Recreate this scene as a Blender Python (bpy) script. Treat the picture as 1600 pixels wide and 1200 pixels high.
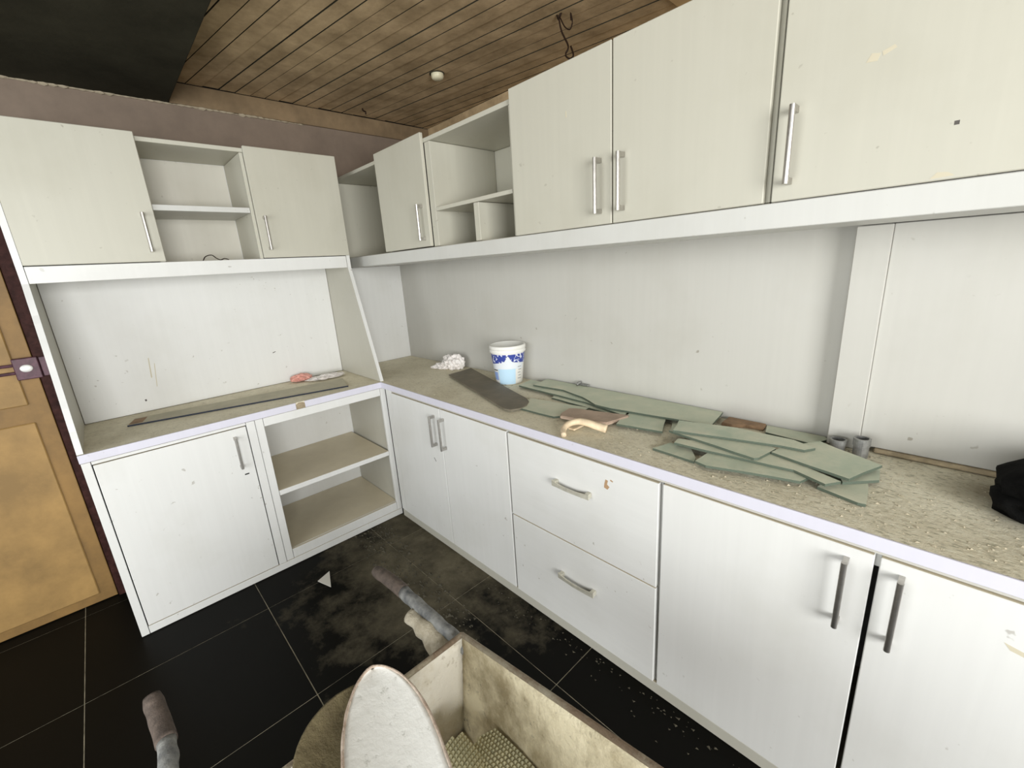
import bpy, bmesh, math, random
from mathutils import Vector, Matrix, noise

random.seed(7)
S = bpy.context.scene
for o in list(bpy.data.objects): bpy.data.objects.remove(o)

# ------------------------------------------------------------------ camera, light, exposure
F_PX = 675.6
cam_d = bpy.data.cameras.new('camera'); cam = bpy.data.objects.new('camera', cam_d)
S.collection.objects.link(cam); S.camera = cam
cam_d.sensor_fit = 'HORIZONTAL'; cam_d.sensor_width = 36.0; cam_d.lens = 36.0 * F_PX / 1600.0
cam_d.clip_start = 0.02
right = Vector((0.69122186, 0.72000327, -0.06170599)); up = Vector((-0.1508299, 0.22725354, 0.96208429))
fwd = Vector((-0.70672674, 0.65570658, -0.26568063))
M = Matrix((right, up, -fwd)).transposed().to_4x4(); M.translation = Vector((2.8683, -1.6411, 1.4943))
cam.matrix_world = M

W = bpy.data.worlds.new('world'); S.world = W; W.use_nodes = True
bg = W.node_tree.nodes['Background']; bg.inputs[0].default_value = (0.80, 0.90, 1.0, 1); bg.inputs[1].default_value = 1.0

def area(name, loc, rot, sx, sy, power, col):
    l = bpy.data.lights.new(name, 'AREA'); l.shape = 'RECTANGLE'; l.size = sx; l.size_y = sy
    l.energy = power; l.color = col
    o = bpy.data.objects.new(name, l); o.location = loc; o.rotation_euler = rot; S.collection.objects.link(o)
# daylight entering by the window in the near wall (+x) plus an added fill light behind the camera (-y)
area('window_daylight', (5.48, -2.40, 1.48), (0, math.radians(90), 0), 1.6, 2.0, 172, (0.98, 0.98, 0.96))
area('rear_fill_light', (2.3, -3.68, 1.36), (math.radians(90), 0, 0), 2.8, 1.7, 52, (0.98, 0.98, 0.94))

S.view_settings.view_transform = 'Standard'; S.view_settings.look = 'None'
S.view_settings.exposure = 0.15; S.view_settings.gamma = 1.0; S.view_settings.use_curve_mapping = False

# ------------------------------------------------------------------ materials
def mat(name):
    m = bpy.data.materials.new(name); m.use_nodes = True
    nt = m.node_tree; return m, nt, nt.nodes['Principled BSDF']
def node(nt, t, **k):
    n = nt.nodes.new(t)
    for a, v in k.items(): setattr(n, a, v)
    return n
def tex(nt, kind, scale, vec, detail=4, rough=.6, mapscale=None):
    if mapscale:
        mp = node(nt, 'ShaderNodeMapping'); mp.inputs['Scale'].default_value = mapscale
        nt.links.new(vec, mp.inputs[0]); vec = mp.outputs[0]
    n = node(nt, kind); n.inputs['Scale'].default_value = scale
    if kind == 'ShaderNodeTexNoise':
        n.inputs['Detail'].default_value = detail; n.inputs['Roughness'].default_value = rough
    nt.links.new(vec, n.inputs['Vector']); return n
def ramp(nt, fac, stops):
    r = node(nt, 'ShaderNodeValToRGB'); e = r.color_ramp.elements
    while len(e) < len(stops): e.new(.5)
    for i, (p, c) in enumerate(stops):
        e[i].position = p; e[i].color = (c, c, c, 1) if isinstance(c, (int, float)) else (*c, 1)
    nt.links.new(fac, r.inputs[0]); return r.outputs[0]
def mix(nt, fac, a, b, mode='MIX'):
    n = node(nt, 'ShaderNodeMix', data_type='RGBA', blend_type=mode)
    for s, v in ((n.inputs[0], fac), (n.inputs[6], a), (n.inputs[7], b)):
        if hasattr(v, 'links'): nt.links.new(v, s)
        elif isinstance(v, (int, float)): s.default_value = v
        else: s.default_value = (*v, 1)
    return n.outputs[2]
def bump(nt, b, h, strength=.3, dist=.01):
    n = node(nt, 'ShaderNodeBump'); n.inputs['Strength'].default_value = strength; n.inputs['Distance'].default_value = dist
    nt.links.new(h, n.inputs['Height']); nt.links.new(n.outputs[0], b.inputs['Normal'])
def geo_pos(nt): return node(nt, 'ShaderNodeNewGeometry').outputs['Position']

def laminate(name, col=(.72, .72, .70), streak=(45, 45, 1.6), dust=True, speck=.5):
    m, nt, b = mat(name); P = geo_pos(nt)
    s = tex(nt, 'ShaderNodeTexNoise', 1.0, P, 3, .6, streak)
    c = mix(nt, ramp(nt, s.outputs[0], [(.35, 0), (.7, 1)]), tuple(x * .982 for x in col), tuple(min(1, x * 1.01) for x in col))
    sm = tex(nt, 'ShaderNodeTexNoise', 2.3, P, 5)
    c = mix(nt, ramp(nt, sm.outputs[0], [(.5, 0), (.8, .45)]), c, tuple(x * y for x, y in zip(col, (.80, .79, .74))))
    sp = tex(nt, 'ShaderNodeTexNoise', 34, P, 2)
    g = tex(nt, 'ShaderNodeTexNoise', 3.1, P, 2)
    k = node(nt, 'ShaderNodeMath', operation='MULTIPLY')
    nt.links.new(ramp(nt, sp.outputs[0], [(.70, 0), (.74, speck)]), k.inputs[0]); nt.links.new(ramp(nt, g.outputs[0], [(.45, 0), (.6, 1)]), k.inputs[1])
    c = mix(nt, k.outputs[0], c, (.25, .22, .17))
    if dust:   # plaster dust lies on every upward face
        N = node(nt, 'ShaderNodeNewGeometry'); x = node(nt, 'ShaderNodeSeparateXYZ'); nt.links.new(N.outputs['True Normal'], x.inputs[0])
        dn = tex(nt, 'ShaderNodeTexNoise', 9, P, 6)
        dc = mix(nt, dn.outputs[0], (.58, .50, .355), (.74, .66, .485))
        c = mix(nt, ramp(nt, x.outputs[2], [(.80, 0), (.95, .93)]), c, dc)
    nt.links.new(c, b.inputs['Base Color']); b.inputs['Roughness'].default_value = .42
    b.inputs['Specular IOR Level'].default_value = .35
    return m
WHITE = laminate('white_laminate')
WHITE_H = laminate('white_laminate_level_grain', streak=(1.6, 45, 45))
WHITE_DIM = laminate('dim_white_laminate', col=(.53, .515, .435))  # white laminate with the upper cabinets' dimmer, warmer light put into its colour
CELLW = laminate('cell_laminate', col=(.63, .61, .54))
OFFW = laminate('offwhite_laminate', col=(.60, .60, .57))
SHADEW = laminate('shaded_laminate', col=(.50, .485, .42))  # white laminate with shade put into its colour
SPLASH = laminate('splash_panel', col=(.53, .52, .48), dust=False, speck=.7)
EDGE = laminate('lilac_edging', col=(.66, .65, .735), dust=False, speck=.2)

def simple(name, col, rough=.6, metal=0, n1=None, amp=.3, bmp=0, col2=None):
    m, nt, b = mat(name); P = geo_pos(nt)
    if n1:
        t = tex(nt, 'ShaderNodeTexNoise', n1, P, 7, .65)
        c = mix(nt, ramp(nt, t.outputs[0], [(.32, 0), (.68, 1)]), tuple(x * (1 - amp) for x in col), col2 or tuple(min(1, x * (1 + amp)) for x in col))
        nt.links.new(c, b.inputs['Base Color'])
        if bmp: bump(nt, b, t.outputs[0], bmp)
    else: b.inputs['Base Color'].default_value = (*col, 1)
    b.inputs['Roughness'].default_value = rough; b.inputs['Metallic'].default_value = metal
    if max(col) < .06: b.inputs['Specular IOR Level'].default_value = .08
    return m
STEEL = simple('brushed_steel', (.50, .48, .45), .36, 1, 60, .12)
CHAMP = simple('champagne_metal', (.58, .56, .47), .38, .35, 30, .2)
PLASTER = simple('mauve_plaster', (.195, .150, .115), .9, 0, 6, .12, .25)
CONC = simple('board_marked_concrete', (.40, .285, .15), .9, 0, 7, .30, .5, (.54, .40, .235))
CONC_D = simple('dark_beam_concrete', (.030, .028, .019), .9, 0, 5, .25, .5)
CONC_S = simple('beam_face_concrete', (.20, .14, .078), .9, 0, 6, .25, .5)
TAN = simple('tan_joist_timber', (.52, .37, .19), .8, 0, 8, .15)
JAMB = simple('maroon_jamb_paint', (.035, .014, .012), .55, 0, 30, .5, .3)
DOORW = simple('ochre_door_wood', (.22, .125, .036), .6, 0, 5, .30, .1)
DOORP = simple('ochre_door_panel', (.33, .200, .066), .6, 0, 4, .28, .1)
LOCKM = simple('maroon_lock_metal', (.075, .028, .042), .5, .1, 50, .4)
KNOBW = simple('worn_bright_metal', (.85, .85, .83), .35, .3)
GREYW = simple('grey_room_paint', (.30, .28, .25), .9)
GROUT = simple('pale_grout', (.30, .27, .195), .95, 0, 14, .5)
PIPE = simple('grey_conduit', (.30, .30, .29), .35, .5, 40, .35)
BLACK = simple('black_fabric', (.006, .006, .006), .95, 0, 30, .5, .5)
DARKIN = simple('dark_inside', (.02, .02, .018), .9)
PAPER = simple('white_tissue', (.80, .76, .73), .9, 0, 30, .12)
PINK = simple('pink_tissue', (.70, .36, .30), .9, 0, 30, .15)
WIRE = simple('dark_wire', (.025, .015, .010), .5)
CAP = simple('cream_plastic', (.62, .58, .42), .4)
BLADE = simple('grey_steel_blade', (.19, .165, .12), .7, .0, 8, .22)
GLASSSTRIP = simple('dusty_grey_strip', (.52, .485, .365), .8, 0, 7, .15)
STRIPEDGE = simple('blue_black_edge', (.03, .035, .05), .4)
PINKWOOD = simple('pinkish_float_wood', (.45, .34, .26), .8, 0, 14, .2, .2)
PALEWOOD = simple('pale_handle_wood', (.72, .58, .40), .65, 0, 18, .25, .2)
BROWNW = simple('brown_offcut', (.30, .19, .11), .85, 0, 18, .35, .3)
LEDGE = simple('brown_timber_ledge', (.36, .29, .19), .85, 0, 16, .35, .4)
RUBBER = simple('dusty_rubber_grip', (.095, .072, .058), .85, 0, 40, .45, .4)
TUBEM = simple('blue_grey_steel_tube', (.13, .14, .15), .65, .1, 22, .5, .5, (.33, .33, .31))
TYRE = simple('dusty_black_tyre', (.03, .03, .028), .85, 0, 20, .4)
SHARD = simple('white_shard', (.66, .64, .58), .7)
BUCKW = simple('white_bucket_plastic', (.84, .83, .78), .4)
BLUE = simple('light_blue_print', (.50, .70, .86), .4)

def slate():
    m, nt, b = mat('green_slate'); P = geo_pos(nt)
    oi = node(nt, 'ShaderNodeObjectInfo')
    t = tex(nt, 'ShaderNodeTexNoise', 9, P, 7, .65)
    t2 = tex(nt, 'ShaderNodeTexNoise', 3, P, 4)
    g = mix(nt, oi.outputs['Random'], (.47, .54, .42), (.59, .62, .48))
    c = mix(nt, ramp(nt, t.outputs[0], [(.35, 0), (.75, .8)]), g, (.78, .74, .58))
    c = mix(nt, ramp(nt, t2.outputs[0], [(.4, 0), (.65, .5)]), c, (.42, .50, .39))
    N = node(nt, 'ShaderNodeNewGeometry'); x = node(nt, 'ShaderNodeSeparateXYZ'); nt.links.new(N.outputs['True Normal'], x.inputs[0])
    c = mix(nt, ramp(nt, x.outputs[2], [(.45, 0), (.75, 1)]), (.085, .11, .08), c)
    nt.links.new(c, b.inputs['Base Color']); b.inputs['Roughness'].default_value = .7; bump(nt, b, t.outputs[0], .25)
    return m
SLATE = slate()

def cement_top():
    m, nt, b = mat('dusty_cement_worktop'); P = geo_pos(nt)
    a = tex(nt, 'ShaderNodeTexNoise', 4, P, 6); f = tex(nt, 'ShaderNodeTexNoise', 70, P, 6, .7)
    s = tex(nt, 'ShaderNodeTexNoise', 1.0, P, 3, .6, (55, 140, 60))
    c = mix(nt, ramp(nt, a.outputs[0], [(.35, 0), (.65, 1)]), (.68, .62, .465), (.84, .785, .62))
    x = node(nt, 'ShaderNodeSeparateXYZ'); nt.links.new(P, x.inputs[0])
    rx = node(nt, 'ShaderNodeMapRange'); nt.links.new(x.outputs[0], rx.inputs[0]); rx.inputs[1].default_value = 1.6; rx.inputs[2].default_value = 2.7
    k = node(nt, 'ShaderNodeMath', operation='MULTIPLY'); nt.links.new(rx.outputs[0], k.inputs[0]); nt.links.new(ramp(nt, s.outputs[0], [(.52, 0), (.62, .75)]), k.inputs[1])
    c = mix(nt, k.outputs[0], c, (.80, .77, .62))
    k2 = node(nt, 'ShaderNodeMath', operation='MULTIPLY'); nt.links.new(rx.outputs[0], k2.inputs[0]); nt.links.new(ramp(nt, s.outputs[0], [(.36, .7), (.44, 0)]), k2.inputs[1])
    c = mix(nt, k2.outputs[0], c, (.34, .33, .24))
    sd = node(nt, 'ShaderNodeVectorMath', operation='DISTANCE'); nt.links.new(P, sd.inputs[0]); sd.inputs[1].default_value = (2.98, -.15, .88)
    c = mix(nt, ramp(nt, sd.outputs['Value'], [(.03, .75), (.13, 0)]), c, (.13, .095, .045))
    c = mix(nt, ramp(nt, f.outputs[0], [(.3, .35), (.5, 0)]), c, (.26, .22, .14))
    nt.links.new(c, b.inputs['Base Color']); b.inputs['Roughness'].default_value = .95
    bump(nt, b, f.outputs[0], .5, .006)
    return m
CEMENT = cement_top()

def floor_tile():
    m, nt, b = mat('black_floor_tile'); P = geo_pos(nt)
    a = tex(nt, 'ShaderNodeTexNoise', 4.2, P, 12, .70); f = tex(nt, 'ShaderNodeTexNoise', 13, P, 8, .7)
    x = node(nt, 'ShaderNodeSeparateXYZ'); nt.links.new(P, x.inputs[0])
    # cement dust tracked over the tiles, thickest by the cabinets in the corner
    d = node(nt, 'ShaderNodeVectorMath', operation='DISTANCE'); nt.links.new(P, d.inputs[0]); d.inputs[1].default_value = (1.05, -.55, 0)
    r = node(nt, 'ShaderNodeMapRange'); nt.links.new(d.outputs['Value'], r.inputs[0])
    r.inputs[1].default_value = .15; r.inputs[2].default_value = 1.05; r.inputs[3].default_value = .24; r.inputs[4].default_value = -.24
    ad = node(nt, 'ShaderNodeMath', operation='ADD'); nt.links.new(a.outputs[0], ad.inputs[0]); nt.links.new(r.outputs[0], ad.inputs[1])
    dustm = ramp(nt, ad.outputs[0], [(.42, 0), (.56, .42), (.80, .9)])
    dc = mix(nt, f.outputs[0], (.040, .035, .023), (.235, .205, .140))
    c = mix(nt, dustm, (.0050, .0048, .0038), dc)
    nt.links.new(c, b.inputs['Base Color'])
    nt.links.new(ramp(nt, dustm, [(0, .42), (.6, .9)]), b.inputs['Roughness'])
    b.inputs['Specular IOR Level'].default_value = .06
    return m
TILE = floor_tile()

def crusted(name, base, dirt, dirt2, lo=.42, hi=.62, scale=9, bs=.6):
    m, nt, b = mat(name); P = geo_pos(nt)
    a = tex(nt, 'ShaderNodeTexNoise', scale, P, 8, .68); f = tex(nt, 'ShaderNodeTexNoise', scale * 5, P, 6, .7)
    c = mix(nt, ramp(nt, a.outputs[0], [(lo, 0), (hi, 1)]), base, dirt)
    c = mix(nt, ramp(nt, f.outputs[0], [(.28, .8), (.40, 0)]), c, dirt2)
    nt.links.new(c, b.inputs['Base Color']); b.inputs['Roughness'].default_value = .9
    ad = node(nt, 'ShaderNodeMath', operation='ADD'); nt.links.new(a.outputs[0], ad.inputs[0]); nt.links.new(f.outputs[0], ad.inputs[1])
    bump(nt, b, ad.outputs[0], bs, .012)
    return m
TRAY = crusted('cement_crusted_tray', (.82, .74, .53), (.42, .35, .215), (.16, .13, .08), scale=8)
TRAYW = crusted('whitewashed_tray', (.84, .80, .70), (.62, .54, .38), (.35, .28, .18), .55, .75, 6)
RIMM = crusted('worn_brown_rim', (.30, .22, .15), (.52, .47, .36), (.10, .07, .05), scale=14)
SPADE = crusted('plaster_white_blade', (.93, .93, .89), (.80, .80, .74), (.45, .45, .40), .55, .8, 9, bs=.18)
SPADERIM = crusted('rusty_plaster_rim', (.70, .58, .48), (.45, .33, .25), (.3, .22, .16), scale=25)
PAN = crusted('mud_brown_pan', (.19, .155, .08), (.115, .09, .045), (.05, .04, .025), scale=10)
CAKED = crusted('cement_caked_metal', (.56, .51, .40), (.38, .33, .24), (.15, .13, .09), scale=20)
MATG = crusted('olive_grey_mat', (.62, .58, .38), (.46, .45, .30), (.2, .2, .12), .45, .7, 12, bs=.1)

def bucket_label():   # illegible blue print with white marks
    m, nt, b = mat('blue_label_print'); P = geo_pos(nt)
    v = tex(nt, 'ShaderNodeTexNoise', 75, P, 2)
    c = mix(nt, ramp(nt, v.outputs[0], [(.56, 0), (.59, 1)]), (.03, .055, .30), (.72, .74, .84))
    nt.links.new(c, b.inputs['Base Color']); b.inputs['Roughness'].default_value = .4
    return m
BLABEL = bucket_label()

# ------------------------------------------------------------------ builders (all geometry is written in world coordinates)
def children_origin(parent):
    p = Vector((0, 0, 0)); q = parent
    while q: p += q.location; q = q.parent
    return p
def obj(name, bm, m, parent=None, smooth=False, **props):
    me = bpy.data.meshes.new(name)
    if parent is not None: bmesh.ops.translate(bm, verts=bm.verts, vec=-children_origin(parent))
    bmesh.ops.recalc_face_normals(bm, faces=bm.faces)
    for f in bm.faces: f.smooth = smooth
    bm.to_mesh(me); bm.free()
    for mm in (m if isinstance(m, (list, tuple)) else [m]): me.materials.append(mm)
    o = bpy.data.objects.new(name, me); S.collection.objects.link(o)
    if parent is not None: o.parent = parent
    for k, v in props.items(): o[k] = v
    return o
def thing(name, label, cat, loc, group=None):
    o = bpy.data.objects.new(name, None); S.collection.objects.link(o); o.location = loc; o.empty_display_size = .05
    o['label'] = label; o['category'] = cat
    if group: o['group'] = group
    return o
def tag(o, label, cat, group=None):
    o['label'] = label; o['category'] = cat
    if group: o['group'] = group
    return o
def box(x0, x1, y0, y1, z0, z1, bev=.0012, bm=None):
    bm = bm or bmesh.new()
    r = bmesh.ops.create_cube(bm, size=1)
    for v in r['verts']:
        v.co = Vector(((x0 + x1) / 2 + v.co.x * (x1 - x0), (y0 + y1) / 2 + v.co.y * (y1 - y0), (z0 + z1) / 2 + v.co.z * (z1 - z0)))
    if bev:
        es = list({e for v in r['verts'] for e in v.link_edges})
        bmesh.ops.bevel(bm, geom=es, offset=bev, segments=1, affect='EDGES')
    return bm
def prism(poly, z0, z1, bm=None, bev=0, axis='z', jitter=0):
    bm = bm or bmesh.new()
    def P(a, b, c): return {'z': (a, b, c), 'y': (a, c, b), 'x': (c, a, b)}[axis]
    lo = [bm.verts.new(P(a, b, z0)) for a, b in poly]; hi = [bm.verts.new(P(a, b, z1)) for a, b in poly]
    n = len(poly); bm.faces.new(lo[::-1]); bm.faces.new(hi)
    for i in range(n): bm.faces.new((lo[i], lo[(i + 1) % n], hi[(i + 1) % n], hi[i]))
    if bev: bmesh.ops.bevel(bm, geom=list(bm.edges), offset=bev, segments=2, affect='EDGES')
    return bm
def spline(pts, n=6):
    P = [Vector(p) for p in pts]; P = [2 * P[0] - P[1]] + P + [2 * P[-1] - P[-2]]; out = []
    for i in range(1, len(P) - 2):
        for k in range(n):
            t = k / n; a, b, c, d = P[i - 1:i + 3]
            out.append(.5 * ((2 * b) + (c - a) * t + (2 * a - 5 * b + 4 * c - d) * t * t + (3 * b - a - 3 * c + d) * t ** 3))
    out.append(P[-2]); return out
def tube(pts, rad, seg=10, bm=None, n=6, lump=0):
    bm = bm or bmesh.new(); pts = spline(pts, n) if n else [Vector(p) for p in pts]
    N = len(pts); rings = []
    for i, p in enumerate(pts):
        t = (pts[min(i + 1, N - 1)] - pts[max(i - 1, 0)]).normalized()
        a = t.cross(Vector((0, 0, 1)));  a = a.normalized() if a.length > .05 else t.cross(Vector((1, 0, 0))).normalized()
        b = t.cross(a); r = rad(i / (N - 1)) if callable(rad) else rad
        ring = []
        for k in range(seg):
            d = a * math.cos(2 * math.pi * k / seg) + b * math.sin(2 * math.pi * k / seg)
            q = p + d * r
            if lump: q += d * lump * noise.noise(q * 38)
            ring.append(bm.verts.new(q))
        rings.append(ring)
    for A, B in zip(rings, rings[1:]):
        for k in range(seg): bm.faces.new((A[k], A[(k + 1) % seg], B[(k + 1) % seg], B[k]))
    bm.faces.new(rings[0][::-1]); bm.faces.new(rings[-1]); return bm
def lathe(profile, c, seg=32, bm=None, a0=0, a1=2 * math.pi):
    bm = bm or bmesh.new(); full = abs(a1 - a0 - 2 * math.pi) < 1e-6; n = seg if full else seg + 1; cols = []
    for k in range(n):
        a = a0 + (a1 - a0) * k / seg
        cols.append([bm.verts.new((c[0] + r * math.cos(a), c[1] + r * math.sin(a), c[2] + z)) for r, z in profile])
    for k in range(seg if full else seg):
        A = cols[k]; B = cols[(k + 1) % n]
        for i in range(len(profile) - 1): bm.faces.new((A[i], B[i], B[i + 1], A[i + 1]))
    bmesh.ops.remove_doubles(bm, verts=bm.verts, dist=1e-5); return bm
def lump(c, s, seed, rough=.35, freq=2.2, sub=4, floor=None, bm=None):
    b2 = bmesh.new(); bmesh.ops.create_icosphere(b2, subdivisions=sub, radius=1)
    for v in b2.verts:
        d = v.co.normalized(); q = d * freq + Vector((seed, seed * 1.7, -seed))
        k = 1 + rough * (1 - 2 * abs(noise.noise(q))) + rough * .6 * (1 - 2 * abs(noise.noise(q * 2.3))) - rough * .6
        v.co = Vector((c[0] + d.x * s[0] * k, c[1] + d.y * s[1] * k, c[2] + d.z * s[2] * k))
        if floor is not None: v.co.z = max(v.co.z, floor)
    if bm is None: return b2
    me = bpy.data.meshes.new('t'); b2.to_mesh(me); b2.free(); bm.from_mesh(me); bpy.data.meshes.remove(me); return bm
def struct(name, bm, m, parent=None, **k):
    o = obj(name, bm, m, parent, **k)
    if parent is None: o['kind'] = 'structure'
    return o

# ------------------------------------------------------------------ the room shell
H = .88
fl = struct('floor', box(-.15, 5.4, -3.6, .50, -.12, -.0014, 0), GROUT)
xs = [.785 - .62 * 2 + .62 * i for i in range(14)]; ys = [-.733 + .637 * 2 - .637 * i for i in range(9)]
for i in range(len(xs) - 1):
    for j in range(len(ys) - 1):
        g = .0017
        x0, x1 = max(xs[i] + g, 0), min(xs[i + 1] - g, 5.39); y0, y1 = max(ys[j + 1] + g, -3.59), min(ys[j] - g, .35)
        if x1 - x0 < .02 or y1 - y0 < .02: continue
        if x1 < .5 and y0 > -1.8: continue            # never seen, under the cabinets
        obj('tile', box(x0, x1, y0, y1, -.0014, random.uniform(-.0002, .0003), 0), TILE, fl)
struct('wall_left', box(-.15, 0, -3.6, .50, 0, 2.36, 0), PLASTER)
struct('wall_right', box(0, 5.4, 0, .36, 0, 2.03, 0), SPLASH)
struct('wall_right', box(0, 5.4, .36, .50, 0, 2.46, 0), CONC)
bm = bmesh.new()
for a in ((5.4, 5.55, -3.6, -3.5, 0, 2.46), (5.4, 5.55, -1.4, .5, 0, 2.46), (5.4, 5.55, -3.5, -1.4, 0, .5), (5.4, 5.55, -3.5, -1.4, 2.3, 2.46)): box(*a, 0, bm)
struct('wall_front', bm, GREYW)
bm = bmesh.new()
for a in ((-.15, .85, -3.75, -3.6, 0, 2.46), (3.75, 5.55, -3.75, -3.6, 0, 2.46), (.85, 3.75, -3.75, -3.6, 2.24, 2.46), (.85, 3.75, -3.75, -3.6, 0, .48)): box(*a, 0, bm)
struct('wall_back', bm, GREYW)

# ceiling: slab with board marks, each board its own piece
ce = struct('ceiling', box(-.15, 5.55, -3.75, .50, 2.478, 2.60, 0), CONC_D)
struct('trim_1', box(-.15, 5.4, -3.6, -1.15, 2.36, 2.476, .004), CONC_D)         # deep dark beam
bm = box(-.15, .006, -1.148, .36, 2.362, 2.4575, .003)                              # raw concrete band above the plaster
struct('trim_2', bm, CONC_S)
# rough plaster lip where the band starts
bm = bmesh.new()
for i in range(60):
    y = -2.3 + i * .03
    s = random.uniform(.5, 1.6)
    lump((.004, y, 2.357), (.006 * s, .02, .005 * s), i * 3.1, sub=1, bm=bm)
struct('trim_3', bm, simple('crumbled_plaster', (.34, .29, .21), .95))
d = Vector((.988, .154)); nrm = Vector((-.154, .988))
def clip(poly, f):
    out = []
    for i, p in enumerate(poly):
        q = poly[(i + 1) % len(poly)]; a, b = f(p), f(q)
        if a >= 0: out.append(p)
        if (a >= 0) != (b >= 0): out.append(p + (q - p) * (a / (a - b)))
    return out
k = -22
for k in range(-22, 8):
    w = .0715; t0 = k * w + .022; t1 = t0 + w - random.uniform(.003, .0055); o2 = Vector((0, 0))
    poly = [d * -1.5 + nrm * t0, d * 3.2 + nrm * t0, d * 3.2 + nrm * t1, d * -1.5 + nrm * t1]
    for f in (lambda p: p.x - .008, lambda p: 1.862 - p.x, lambda p: p.y + 1.146, lambda p: .355 - p.y):
        poly = clip(poly, f)
        if len(poly) < 3: break
    if len(poly) < 3: continue
    pb = prism([tuple(p) for p in poly], 2.460 + random.uniform(-.0018, .0022), 2.4775)
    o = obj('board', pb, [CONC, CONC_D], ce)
    for f in o.data.polygons: f.material_index = 1 if abs(f.normal.z) < .5 else 0      # darker joint edges
obj('joist', box(1.868, 2.02, -1.14, .355, 2.452, 2.477, .002), TAN, ce)
obj('joist', box(2.03, 5.39, -1.14, .355, 2.458, 2.477, .002), CONC, ce)

# splashback post, seam and ledge at the right
struct('trim_4', box(2.614, 2.694, -.052, -.0005, H + .002, 1.5375, .002), SPLASH)
struct('trim_5', box(2.6945, 4.4, -.040, -.0005, H + .016, 1.5375, .001), SPLASH)
bm = box(2.73, 4.4, -.050, -.0005, H + .0015, H + .0150, .003)
struct('trim_6', bm, LEDGE)

# ------------------------------------------------------------------ handles
def bar_handle(parent, at, along='z', out=(0, -1, 0), L=.160, off=.030, label=None):
    c = Vector(at); o = Vector(out); A = Vector((0, 0, 1)) if along == 'z' else (Vector((1, 0, 0)))
    side = A.cross(o)
    bm = bmesh.new()
    e = A * (L / 2)
    tube([c + o * off - e, c + o * off + e], .0062, 14, bm, 0)
    for s in (-1, 1):
        p = c + A * s * (L / 2 - .007)
        r = bmesh.ops.create_cube(bm, size=1)
        for v in r['verts']:
            q = v.co.copy()
            v.co = p + A * q.x * .0135 + side * q.y * .0105 + o * (off * .5 + .0005 + q.z * (off - .001))
    h = obj('handle', bm, STEEL, parent, smooth=False)
    h.data.polygons.foreach_set('use_smooth', [len(p.vertices) == 4 and p.area < .0012 and False for p in h.data.polygons])
    return h
def bow_handle(parent, at, L=.170):
    c = Vector(at); bm = bmesh.new(); N = 16; rows = []
    for i in range(N + 1):
        t = -1 + 2 * i / N; w = .006 + .005 * abs(t) ** 3; dp = .026 - .004 * (t * t)
        dz = -.004 * (1 - t * t)
        ring = [bm.verts.new(c + Vector((t * L / 2, -dp + dy, dz + q * w))) for dy, q in ((0, -1), (0, 1), (.006, 1), (.006, -1))]
        rows.append(ring)
    for A, B in zip(rows, rows[1:]):
        for k in range(4): bm.faces.new((A[k], A[(k + 1) % 4], B[(k + 1) % 4], B[k]))
    bm.faces.new(rows[0]); bm.faces.new(rows[-1][::-1])
    for s in (-1, 1):
        box(c.x + s * (L / 2 - .009) - .008, c.x + s * (L / 2 - .009) + .008, c.y - .021, c.y - .0003, c.z - .010, c.z + .010, .001, bm)
    return obj('handle', bm, CHAMP, parent)

# ------------------------------------------------------------------ left base cabinet
B = thing('base_cabinet', 'white base cabinet at left with one closed door and two open dusty shelves', 'cabinet', (.27, -1.18, 0))
p = lambda n, m, *a, **k: obj(n, box(*a, **k), m, B)
p('side_panel', WHITE, .014, .527, -1.820, -1.802, .003, .843)
p('side_panel', WHITE, .014, .527, -1.203, -1.185, .003, .843)
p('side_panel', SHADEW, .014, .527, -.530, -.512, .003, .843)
p('back_panel', WHITE, .004, .012, -1.820, -.512, .003, .843)
p('bottom_board', WHITE, .014, .527, -1.183, -.532, .077, .095)
p('shelf', WHITE, .014, .545, -1.168, -.545, .418, .445)
p('stile', WHITE, .529, .546, -1.820, -1.792, .003, .843)
p('stile', WHITE, .529, .547, -1.243, -1.207, .042, .843)
p('stile', WHITE, .529, .545, -1.205, -1.170, .042, .843)
p('stile', WHITE, .529, .546, -.543, -.512, .042, .843)
p('rail', WHITE, .529, .546, -1.790, -.512, .003, .040)
p('rail', WHITE, .529, .545, -1.168, -.545, .042, .095)
p('rail', WHITE, .529, .546, -1.168, -.545, .800, .843)
p('rail', WHITE, .529, .546, -1.790, -1.245, .830, .843)
dr = obj('door', box(.530, .548, -1.788, -1.247, .044, .826, .002), WHITE, B)
bar_handle(dr, (.548, -1.303, .711), out=(1, 0, 0), L=.158)
obj('keyhole', box(.5485, .5492, -1.297, -1.278, .588, .594, 0), DARKIN, dr)

# ------------------------------------------------------------------ left wall cabinet on raked side panels
U = thing('wall_cabinet', 'white wall cabinet at left, two doors around an open two-shelf cell on raked sides', 'cabinet', (.17, -1.17, .882))
rake = [(.003, .882), (.544, .882), (.343, 1.537), (.343, 2.112), (.003, 2.112)]
def rake_panel(y0, y1, jag=False):
    pts = list(rake)
    if jag:
        pts = [(.003, .882), (.544, .882)]
        for i in range(1, 22):
            t = i / 22; pts.append((.544 + (.343 - .544) * t + random.uniform(-.003, .002), .882 + .655 * t))
        pts += [(.343, 1.537), (.343, 2.112), (.003, 2.112)]
    bm = prism([(a, b) for a, b in pts], y0, y1, axis='y'); return bm
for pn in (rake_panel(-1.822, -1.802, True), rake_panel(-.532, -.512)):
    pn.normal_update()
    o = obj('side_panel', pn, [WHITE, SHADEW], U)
    for f in o.data.polygons: f.material_index = 1 if abs(f.normal.y) > .8 else 0  # shade painted on the flat sides, edges stay white
p = lambda n, m, *a, **k: obj(n, box(*a, **k), m, U)
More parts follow.
